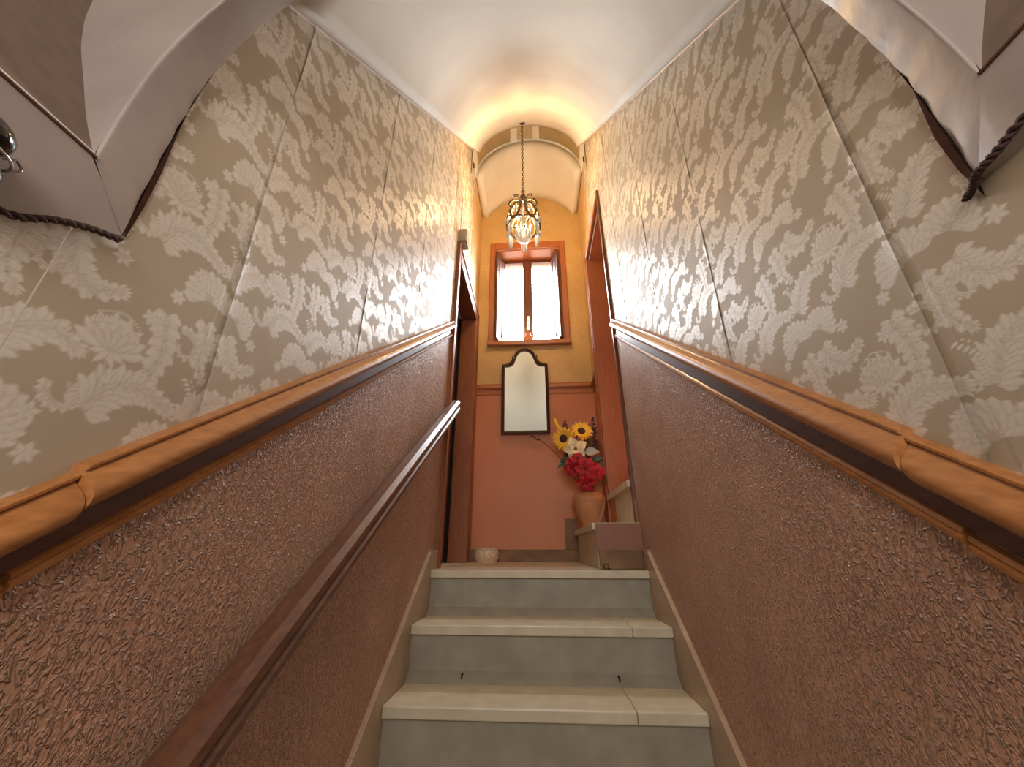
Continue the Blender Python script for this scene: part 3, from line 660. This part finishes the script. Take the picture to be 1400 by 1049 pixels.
for (p0, p1) in ((xa+.0455, cxm-.001), (cxm+.001, xb-.0455)):
    s_ = MB(); zz0, zz1 = za+.0455, zb_-.0205; y_ = yf-.012
    sl, sr = (.026, .045) if p0 < -.1 else (.045, .026)
    s_.box(p0, p0+sl, y_, y_+.045, zz0, zz1); s_.box(p1-sr, p1, y_, y_+.045, zz0, zz1); s_.box(p0+sl, p1-sr, y_, y_+.045, zz0, zz0+.05); s_.box(p0+sl, p1-sr, y_, y_+.045, zz1-.02, zz1)
    so = local(s_.build('sash', m_wind, None, bevel=.003), w1)
    g = MB().box(p0+sl-.001, p1-sr+.001, y_+.02, y_+.024, zz0+.045, zz1-.015).build('pane', m_pane, None); g.parent = so; g.matrix_parent_inverse = so.matrix_parent_inverse.copy(); g.matrix_parent_inverse = Matrix(); g.parent = None; local(g, w1)
local(MB().box(cxm-.024, cxm+.024, yf-.024, yf-.0125, WZ0+.06, WZ1-.03).build('meeting_stile', m_wind, None, bevel=.004), w1)
h = MB(); h.tube(catmull([(cxm, yf-.028, 2.16), (cxm, yf-.047, 2.17), (cxm+.004, yf-.052, 2.13), (cxm-.006, yf-.050, 2.08), (cxm+.004, yf-.042, 2.05)], 5), .006, 8); h.box(cxm-.012, cxm+.012, yf-.029, yf-.024, 2.08, 2.22)
local(h.build('window_handle', m_silver, None, True), w1)
def shutter(hx, hy, ex, ey):
    H = Vector((hx, hy, 0)); Ev = Vector((ex, ey, 0)); d = (Ev-H); L = d.length; d.normalize(); n = Vector((-d.y, d.x, 0))
    def bx(m_, a, b, z0, z1, t0, t1):
        pts = [H+d*a+n*t0, H+d*b+n*t0, H+d*b+n*t1, H+d*a+n*t1]; m_.prism([(p.x, p.y, z0) for p in pts], (0, 0, z1-z0))
    z0, z1 = 1.885, 2.905; m_ = MB(); f = .042
    bx(m_, 0, f, z0, z1, -.011, .011); bx(m_, L-f, L, z0, z1, -.011, .011); bx(m_, f, L-f, z0, z0+.06, -.011, .011); bx(m_, f, L-f, z1-.05, z1, -.011, .011)
    o = local(m_.build('shutter', m_shut, None, bevel=.002), w1)
    m_ = MB(); bx(m_, f, L-f, z0+.06, z1-.05, -.004, .004); bx(m_, f+.015, L-f-.015, z0+.085, z1-.075, -.009, .009); local(m_.build('shutter_panel', m_shutp, None, bevel=.002), w1)
shutter(-.293, YE+.135, -.344, YE-.04); shutter(.222, YE+.135, .272, YE-.04)

# jug on the sill
jg = MB(); prof = [(.001, 0), (.028, 0), (.040, .012), (.047, .035), (.045, .058), (.032, .078), (.022, .09), (.022, .10), (.030, .112), (.026, .110), (.018, .098), (.018, .088), (.001, .05)]
jg.lathe(prof, (0, 0, 0), 24)
jo = empty('jug', (-.040, YE+.045, WZ0+.0125)); tag(jo, 'small round terracotta jug standing on the window sill', 'jug')
jb = jg.build('body', m_terra2, jo, True); MB().tube(catmull([(.029, 0, .106), (.050, 0, .100), (.054, 0, .075), (.045, 0, .055)], 5), .0055, 8).build('handle', m_terra2, jo, True)
MB().tube(catmull([(-.029, 0, .106), (-.050, 0, .100), (-.054, 0, .075), (-.045, 0, .055)], 5), .0055, 8).build('handle', m_terra2, jo, True)

# ------------------------------------------------------------------ mirror
mx, mz = -.075, .962
def mir_outline(o_):
    hw = .203-o_; pts = [(-hw, o_), (-hw, .632-o_*.6)]
    if o_ < .012: pts += [(-hw+.012, .642-o_)]
    for t in np.linspace(0, 1, 7)[1:]: pts.append((-.19+o_*.8+(.078+o_*.15)*sin(t*pi/2), .640-o_+(.058)*(1-cos(t*pi/2))))
    if o_ < .012: pts += [(-.116, .722-o_), (-.102, .724-o_), (-.098, .712-o_)]
    else: pts += [(-.085, .700-o_*.9)]
    R_ = .098-o_
    for a in np.linspace(radians(165), radians(90), 9): pts.append((R_*cos(a)*1.0, .700+R_*sin(a)-.0))
    return pts
def both(p): return p+[(-x, z) for x, z in p[::-1][1:]]
def resample(p, n):
    P = [Vector((a, b)) for a, b in p]; cum = [0]
    for a, b in zip(P[:-1], P[1:]): cum.append(cum[-1]+(b-a).length)
    out = []; j = 0
    for i in range(n):
        s_ = cum[-1]*i/(n-1)
        while j < len(P)-2 and cum[j+1] < s_: j += 1
        out.append(P[j].lerp(P[j+1], min(1, max(0, (s_-cum[j])/max(cum[j+1]-cum[j], 1e-9)))))
    return out
mroot = empty('wall_mirror', (mx, YE-.026, mz)); tag(mroot, 'arched dark wood framed mirror hanging below the window', 'mirror')
mo, mi, mc = [both(resample(mir_outline(o_), 60)) for o_ in (0, .026, .012)]
ring = lambda P, y: [(p[0], y, p[1]) for p in P]
mb = MB(); mb.grid([ring(mo, -.008), ring(mo, -.028), ring(mc, -.036), ring(mi, -.024), ring(mi, -.010)], False, True)
mb.build('frame', m_frame, mroot, True, angle=40)
mb = MB(); n_ = len(mi); mb.add([(p[0]*1.0, -.014, p[1]) for p in mi]+[(0, -.014, .35)], [(i, (i+1) % n_, n_) for i in range(n_)]); mb.build('mirror_glass', m_mirror, mroot)
mb = MB(); mb.add(ring(mo, -.006)+[(0, -.006, .35)], [(i, (i+1) % n_, n_) for i in range(n_)]); mb.build('backing', m_frame, mroot)

# ------------------------------------------------------------------ handrail
hr = empty('handrail', (-.45, 1.3, .25)); tag(hr, 'thick brown grooved wooden handrail fixed to the left wall', 'handrail')
hz = lambda y: .833+(y-2.05)*.688+.0
HP = [(-.030, -.022), (-.012, -.028), (.020, -.028), (.030, -.020), (.030, -.008), (.025, -.003), (.025, .003), (.030, .009), (.028, .022), (.014, .032), (-.010, .034), (-.026, .026), (-.030, .010)]
m_ = MB(); m_.sweep(lambda i, y: [(-.455+a, y, hz(y)+b*1.25) for a, b in HP], np.linspace(-.6, 2.065, 12))
local(m_.build('rail', m_hand, None, True, angle=30), hr)
for y in (.2, 1.72):
    m_ = MB(); m_.tube(catmull([(-.518, y, hz(y)-.075), (-.49, y, hz(y)-.08), (-.458, y, hz(y)-.065), (-.452, y, hz(y)-.034)], 5), .007, 8); m_.lathe([(.001, 0), (.02, 0), (.02, .004), (.001, .005)], (-.455, y, hz(y)-.040), 12)
    m_.add([(-.5165+.004*k, y+.02*cos(a), hz(y)-.075+.02*sin(a)) for k in (0, 1) for a in np.linspace(0, 2*pi, 13)[:-1]], [tuple(range(12, 24))]+[(i, (i+1) % 12, 12+(i+1) % 12, 12+i) for i in range(12)])
    local(m_.build('bracket', m_dark, None, True), hr)

# ------------------------------------------------------------------ chandelier
CX, CY = -.050, 2.30
ch = empty('chandelier', (CX, CY, 3.70)); tag(ch, 'small aged brass chandelier with crystal drops hanging from the vault on a chain', 'chandelier')
def C(m_, name, mat, sm=True, angle=40): return local(m_.build(name, mat, None, sm, angle=angle), ch)
C(MB().lathe([(.001, .10), (.028, .10), (.036, .05), (.042, .02), (.040, -.012), (.030, -.036), (.012, -.048), (.001, -.048)], (CX, CY, 3.742), 20), 'ceiling_rose', m_iron)
zt_, zb2 = 3.700, 2.83; nl = 30; pitch = (zt_-zb2)/nl
link = None
for k in range(nl):
    z = zt_-pitch*(k+.5)
    if link is None:
        m_ = MB(); m_.tube([(.0085*cos(a), 0, (pitch*.62)*sin(a)) for a in np.linspace(0, 2*pi, 13)[:-1]], .0026, 5, True); link = m_.build('chain_link', m_iron, None, True); o = link
    else: o = link.copy(); COL.objects.link(o)
    o.parent = ch; o.location = (0, 0, z-3.70); o.rotation_euler = (0, 0, (k % 2)*pi/2+.3)
C(MB().tube([(CX+.014*cos(a), CY, 2.812+.018*sin(a)) for a in np.linspace(0, 2*pi, 17)[:-1]], .004, 6, True), 'hanging_ring', m_iron)
C(MB().lathe([(.001, 2.795), (.008, 2.79), (.006, 2.77), (.022, 2.762), (.026, 2.75), (.012, 2.738), (.008, 2.71), (.012, 2.69), (.006, 2.67), (.006, 2.45), (.016, 2.44), (.020, 2.42), (.014, 2.405), (.001, 2.40)], (CX, CY, 0), 16), 'stem', m_iron)
NA = 6
for k in range(NA):
    a = 2*pi*k/NA+pi/6; ca, sa = cos(a), sin(a)
    R3 = lambda r, z, t=0: (CX+r*ca-t*sa, CY+r*sa+t*ca, z)
    m_ = MB(); m_.tube([R3(r, z) for r, z in [(p.x, p.z) for p in catmull([(.010, 0, 2.70), (.035, 0, 2.725), (.052, 0, 2.735), (.070, 0, 2.745), (.080, 0, 2.735), (.078, 0, 2.720), (.066, 0, 2.722)], 4)]], .005, 6)
    m_.tube([R3(r, z) for r, z in [(p.x, p.z) for p in catmull([(.012, 0, 2.68), (.045, 0, 2.690), (.082, 0, 2.675), (.112, 0, 2.635), (.122, 0, 2.60), (.112, 0, 2.585), (.104, 0, 2.60)], 4)]], .0055, 6)
    for r_, z in ((.052, 2.745), (.098, 2.668), (.118, 2.64), (.126, 2.61)): m_.ball(R3(r_, z), .010, 7, 5)
    C(m_, 'scroll_arm', m_iron)
for k in range(NA):
    a = 2*pi*k/NA; ca, sa = cos(a), sin(a)
    def Rr(s_, z):                 # s_ across the medallion, z height; dome section
        f_ = (z-2.40)/.22; r_ = .130-.045*max(0, f_)**2.0
        return (CX+r_*ca-s_*sa, CY+r_*sa+s_*ca, z)
    m_ = MB(); orn = [(.047*cos(t), 2.515+.095*sin(t)) for t in np.linspace(0, 2*pi, 25)[:-1]]
    m_.tube([Rr(*p) for p in orn], .0075, 6, True)
    m_.tube([Rr(p[0]*.8, 2.515+(p[1]-2.515)*.85) for p in orn], .0035, 5, True)
    for i in range(0, 24, 2): m_.ball(Rr(orn[i][0]*1.12, 2.515+(orn[i][1]-2.515)*1.08), .0085, 6, 4)
    C(m_, 'medallion', m_iron)
    m_ = MB(); c = Rr(0, 2.52); m_.ball(c, .016, 8, 6, (1, 1, 2.0)); m_.tube([Rr(0, 2.60), Rr(0, 2.55)], .0012, 5)
    C(m_, 'oval_crystal', m_glass)
m_ = MB(); m_.tube([(CX+.128*cos(a), CY+.128*sin(a), 2.425+.010*cos(6*a)) for a in np.linspace(0, 2*pi, 49)[:-1]], .006, 6, True)
for k in range(3):
    a = k*pi/3; m_.tube([(CX+.128*cos(a), CY+.128*sin(a), 2.425), (CX, CY, 2.42), (CX-.128*cos(a), CY-.128*sin(a), 2.425)], .0035, 6)
C(m_, 'ring_frame', m_iron)
for k in range(NA):
    a0 = 2*pi*k/NA+pi/6
    m_ = MB(); c = (CX+.146*cos(a0), CY+.146*sin(a0), 2.425); m_.lathe([(.001, .03), (.006, .02), (.017, -.006), (.014, -.022), (.001, -.035)], c, 8); C(m_, 'pendant_crystal', m_glass, True, 20)
    for j, (da, L) in enumerate(((-.16, .115), (0, .135), (.16, .115))):
        a = a0+da; x, y = CX+.126*cos(a), CY+.126*sin(a); z = 2.405
        m_ = MB(); m_.lathe([(.001, 0), (.0062, -.006), (.0062, -L+.014), (.001, -L)], (x, y, z), 6); C(m_, 'prism_drop', m_glass, False, 20)
wv = lambda t, z: .07*cos(2*pi*12*t)
m_ = MB(); m_.lathe([(.012, 2.41), (.030, 2.40), (.052, 2.375), (.064, 2.34), (.058, 2.305), (.036, 2.285), (.001, 2.278)], (CX, CY, 0), 48, wv); C(m_, 'glass_bowl', m_bowl)
m_ = MB(); m_.lathe([(.001, 2.46), (.012, 2.46), (.013, 2.43), (.012, 2.40), (.001, 2.40)], (CX, CY, 0), 14); C(m_, 'lamp_holder', m_white)
m_ = MB(); m_.lathe([(.001, 2.40), (.010, 2.395), (.016, 2.37), (.014, 2.345), (.001, 2.33)], (CX, CY, 0), 14); C(m_, 'bulb', m_bulb)

# ------------------------------------------------------------------ vase and flowers
VX, VY, VZ = .372, 2.86, .212
va = empty('vase', (VX, VY, VZ)); tag(va, 'round-bellied terracotta vase on the first corner step holding artificial flowers', 'vase')
MB().lathe([(.001, 0), (.050, 0), (.056, .008), (.082, .07), (.106, .14), (.1175, .19), (.113, .215), (.100, .228), (.092, .232), (.094, .240), (.088, .242), (.082, .232), (.095, .21), (.10, .17), (.001, .05)], (0, 0, 0), 32).build('body', m_terra, va, True)
MB().tube([(.1155*cos(a), .1155*sin(a), .182) for a in np.linspace(0, 2*pi, 33)[:-1]], .003, 6, True).build('incised_band', m_terra, va, True)
neck = Vector((VX, VY, VZ+.20))
def stem(root, p, mat=None, r=.0025, nk=None):
    p = Vector(p); n0 = Vector(nk) if nk else neck+Vector((random.uniform(-.03, .03), random.uniform(-.03, .03), -.05))
    mid_ = n0.lerp(p, .5)+Vector((0, .0, .04))
    local(MB().tube(catmull([n0, mid_, p], 6), r, 6).build('stem', mat or m_leaf, None, True), root)
def frame(n):
    n = Vector(n).normalized(); u = n.cross(Vector((0, 0, 1))).normalized(); return n, u, u.cross(n)
def sunflower(p, n, R_, label):
    root = empty('sunflower', p); tag(root, label, 'artificial flower', 'artificial flowers in the vase'); n, u, v = frame(n); p = Vector(p)
    for ring_, (cnt, rr, cu) in enumerate(((17, 1., .25), (14, .86, .05))):
        m_ = MB()
        for k in range(cnt):
            a = 2*pi*(k+ring_*.5)/cnt+random.uniform(-.08, .08); d = (u*cos(a)+v*sin(a))+n*(.15+.15*ring_)
            m_.leaf(p+d*R_*.28, d, n, R_*.72*rr*random.uniform(.9, 1.1), R_*.34, cu*random.uniform(.2, 1.5), 6, .001, .7)
        local(m_.build('petals', m_yel, None, True), root)
    m_ = MB(); P = []
    for i in range(7):
        t = i/6; P.append([p+(u*cos(2*pi*k/20)+v*sin(2*pi*k/20))*max(.001, R_*.40*sin(t*pi/2))+n*(.018*cos(t*pi/2)) for k in range(20)])
    local(m_.grid(P, False, True).build('seed_disc', m_seed, None, True), root)
    stem(root, p-n*.01)
    return root
sunflower((.213, 2.80, .842), (-.35, -1, -.22), .092, 'yellow sunflower with a large dark centre, left in the vase')
sunflower((.352, 2.84, .905), (.05, -1, .38), .090, 'upper yellow sunflower facing up at the top of the vase')
def poinsettia(p, n, R_, mat, label, cnt, pname, wid, centre, wavy=.08):
    root = empty('poinsettia', p); tag(root, label, 'artificial flower', 'artificial flowers in the vase'); n, u, v = frame(n); p = Vector(p)
    for ring_, (c_, rr, li) in enumerate(((cnt, 1., .12), (cnt-1, .62, .45))):
        for k in range(c_):
            a = 2*pi*(k+ring_*.5)/c_+random.uniform(-.12, .12); d = u*cos(a)+v*sin(a)+n*li
            m_ = MB().leaf(p+n*.004*ring_, d, n, R_*rr*random.uniform(.85, 1.12), R_*wid*rr, random.uniform(.15, .5), 7, .001, .8, wavy)
            local(m_.build(pname, mat, None, True), root)
    m_ = MB()
    for k in range(6): m_.ball(p+n*.012+(u*cos(k*1.05)+v*sin(k*1.05))*.008, .006, 6, 4)
    local(m_.build('flower_centre', centre, None, True), root); stem(root, p-n*.008)
poinsettia((.292, 2.755, .752), (-.1, -1, -.15), .098, m_cream, 'cream poinsettia in the middle of the bouquet', 5, 'petal', .78, m_drybr)
for p, n, R_, lb in (((.255, 2.74, .615), (-.45, -1, -.1), .080, 'red poinsettia at the left of the red cluster'), ((.345, 2.70, .600), (0, -1, -.1), .090, 'red poinsettia in the centre of the red cluster'),
                     ((.425, 2.76, .600), (.4, -1, 0), .078, 'red poinsettia at the right of the red cluster'), ((.300, 2.735, .675), (-.15, -1, .3), .07, 'red poinsettia just under the cream flower'),
                     ((.345, 2.73, .510), (-.05, -1, -.5), .085, 'red poinsettia drooping lowest over the vase rim')):
    poinsettia(p, n, R_, m_red, lb, 6, 'bract', .68, m_redc, .16)
# fillers
def sprig(p, L, R_, mat, label, cnt=40, name='dried_sprig', d=(0, 0, 1)):
    root = empty(name, p); tag(root, label, 'dried plant', 'dried sprigs and leaves in the vase'); p = Vector(p); d = Vector(d).normalized(); m_ = MB()
    for k in range(cnt):
        t = random.random(); a = random.uniform(0, 2*pi); r_ = R_*(1-t*.8)
        c = p-d*L*.5+d*L*t; dr = Vector((cos(a), sin(a), random.uniform(.1, .9))); m_.leaf(c+dr*r_*.2, dr, d, r_*.9+.008, .011, .3, 4, .001)
        m_.ball(c+dr*r_*.7, .005, 5, 4)
    local(m_.build('florets', mat, None, True), root); stem(root, p-d*L*.4, m_twig, .002)
sprig((.236, 2.88, .962), .09, .026, m_dry, 'dark purple dried sprig between the two sunflowers')
sprig((.452, 2.88, .965), .12, .028, m_dry, 'dark dried sprig at the top right of the bouquet', 60)
sprig((.455, 2.86, .84), .18, .036, m_dry, 'dark dried sprig low at the right edge of the bouquet', 120)
sprig((.410, 2.87, .875), .20, .046, m_drybr, 'brown dried grass filling the right of the bouquet', 150)
sprig((.385, 2.89, .80), .22, .055, m_drybr, 'brown dried grass behind the cream poinsettia', 150)
sprig((.250, 2.87, .76), .18, .05, m_dry, 'dark dried sprig behind the left sunflower', 120)
sprig((.315, 2.81, .83), .07, .028, flat('dusty_rose_berries', (.33, .08, .06), .6), 'small dusty pink berries under the upper sunflower', 40)
for p, d, lb, mt, L, wd in (((.36, 2.80, .735), (.8, -.3, .05), 'silvery leaf to the right of the cream poinsettia', m_leafg, .11, .07), ((.27, 2.79, .67), (-.8, -.4, .15), 'dark glossy leaf left above the red cluster', m_leaf, .10, .05),
                            ((.25, 2.82, .70), (-.7, -.2, -.5), 'dark leaf hanging at the left of the bouquet', m_leaf, .12, .05), ((.40, 2.79, .67), (.6, -.4, .2), 'dark leaf above the right red poinsettia', m_leaf, .09, .045),
                            ((.44, 2.84, .72), (.3, -.3, -.9), 'dark leaf drooping along the right of the bouquet', m_leaf, .14, .05)):
    root = empty('leaf_sprig', p); tag(root, lb, 'artificial leaf', 'dried sprigs and leaves in the vase')
    local(MB().leaf(p, d, (0, -1, .3), L, wd, .35, 8, .001, .8).build('leaf', mt, None, True), root); stem(root, p)
root = empty('flower_bud', (.170, 2.82, .955)); tag(root, 'closed yellow bud standing up at the far left of the bouquet', 'artificial flower', 'artificial flowers in the vase')
m_ = MB(); m_.tube(catmull([(.186, 2.82, .90), (.178, 2.82, .935), (.165, 2.82, .965), (.158, 2.82, .99), (.150, 2.82, 1.02)], 5), [.008]*4+[.013]*5+[.013]*5+[.010]*3+[.005, .003, .002, .001], 8)
local(m_.build('bud', m_yel, None, True), root); stem(root, (.188, 2.82, .90))
root = empty('twig', (.1, 2.85, .80)); tag(root, 'thin bare twig reaching left from the bouquet under the mirror', 'twig')
local(MB().tube(catmull([tuple(neck), (.24, 2.84, .62), (.17, 2.84, .72), (.07, 2.84, .82), (-.02, 2.84, .875)], 6), [.003]*20+[.0022]*5, 6).build('twig_stem', m_twig, None, True), root)
for c in ((-.005, 2.84, .868), (.015, 2.84, .852), (.03, 2.84, .85), (-.02, 2.84, .876)): local(MB().ball(c, .009, 7, 5, (1.3, 1, .8)).build('twig_bud', m_twig, None, True), root)

# ------------------------------------------------------------------ planter in the corner
pl = empty('planter', (-.365, 2.99, 0)); tag(pl, 'low cream ceramic pot with relief pattern on the landing floor', 'pot')
MB().lathe([(.001, .002), (.072, .002), (.078, .012), (.088, .03), (.090, .06), (.086, .082), (.092, .088), (.092, .096), (.084, .096), (.080, .08), (.080, .04), (.001, .03)], (0, 0, 0), 40, lambda t, z: .012*sin(2*pi*16*t)*(1 if .02 < z < .08 else 0)).build('pot_body', m_ceram, pl, True)
MB().lathe([(.001, .0), (.076, .0), (.078, .004), (.074, .008)], (0, 0, 0), 32).build('pot_foot', m_ceram, pl, True)

# ------------------------------------------------------------------ small wall fittings
jb = empty('junction_box', (-.49, 2.19, 2.16)); tag(jb, 'small beige box fixed above the left door casing', 'door chime')
local(MB().box(-.5185, -.455, 2.10, 2.20, 2.125, 2.235).build('box_body', m_box, None, bevel=.004), jb)
local(MB().box(-.5185, -.470, 2.115, 2.185, 2.112, 2.125).build('box_lid', m_box, None, bevel=.002), jb)
local(MB().tube([(-.516, 2.15, 2.236), (-.516, 2.15, 2.60)], .0035, 6).build('box_wire', m_bead, None, True), jb)
for side in (-1, 1):
    root = empty('vault_ring', (side*.505, 2.45, 3.36)); tag(root, 'small dark ring hanging at the %s foot of the vault rib' % ('left' if side < 0 else 'right'), 'ring')
    local(MB().tube([(side*.505, 2.45+.013*cos(a), 3.36+.026*sin(a)) for a in np.linspace(0, 2*pi, 15)[:-1]], .005, 6, True).build('ring', m_dark, None, True), root)
sw = empty('light_switch', (-.516, 3.06, 1.16)); tag(sw, 'tiny brown switch plate on the left wall beside the door', 'switch')
local(MB().box(-.5155, -.509, 3.052, 3.078, 1.13, 1.19).build('plate', m_skirtd, None, bevel=.002), sw); local(MB().box(-.509, -.505, 3.058, 3.072, 1.15, 1.17).build('rocker', m_dark, None), sw)

# braided cables
def braid(pts, name, label):
    P = catmull(pts, 16); root = empty(name, tuple(P[0])); tag(root, label, 'cable')
    for k in range(2):
        Q = []
        for i, p in enumerate(P):
            a = i*.75+k*pi; Q.append(p+Vector((cos(a)*.0022, 0, sin(a)*.0022)))
        local(MB().tube(Q, .0026, 6).build('strand', m_cable, None, True), root)
braid([(-.508, .338, .352+E), (-.506, .306, .339+E), (-.506, .277, .322+E), (-.506, .25, .300+E), (-.506, .20, .288+E), (-.505, .165, .292+E), (-.503, .14, .30+E)], 'braided_cable', 'dark twisted cable under the left springer of the arch')
braid([(.513, .362, .378+E), (.505, .345, .378+E), (.494, .33, .380+E), (.492, .306, .384+E), (.492, .27, .394+E), (.492, .20, .398+E), (.492, .1, .39+E)], 'braided_cable', 'dark twisted cable under the right springer of the arch')

# black wall lamp at the left edge
wl = empty('wall_lamp', (-.511, .19, .335+E)); tag(wl, 'shiny black and silver ornamental wall lamp at the left edge', 'lamp')
zc_ = .326+E; yc_ = .199
local(MB().ball((-.488, yc_-.008, zc_+.016), .027, 18, 12, (.85, 1, .75)).build('upper_bulb', m_black, None, True), wl)
local(MB().ball((-.490, yc_-.004, zc_-.018), .026, 18, 12, (.85, 1.1, .7)).build('lower_bulb', m_black, None, True), wl)
local(MB().tube([(-.488+.024*cos(a), yc_-.006+.029*sin(a), zc_-.002) for a in np.linspace(0, 2*pi, 25)[:-1]], .0013, 8, True).build('silver_collar', m_silver, None, True), wl)
for yy, zz in ((.018, .004), (.016, -.034)):
    local(MB().tube(catmull([(-.49, yc_+yy-.012, zc_+zz-.006), (-.488, yc_+yy+.004, zc_+zz-.005), (-.487, yc_+yy+.012, zc_+zz+.004), (-.488, yc_+yy+.006, zc_+zz+.010), (-.489, yc_+yy+.0, zc_+zz+.004)], 5), .0012, 6).build('silver_scroll', m_silver, None, True), wl)
local(MB().box(-.5115, -.500, yc_-.03, yc_+.01, zc_-.02, zc_+.02).build('back_plate', m_black, None, bevel=.003), wl)
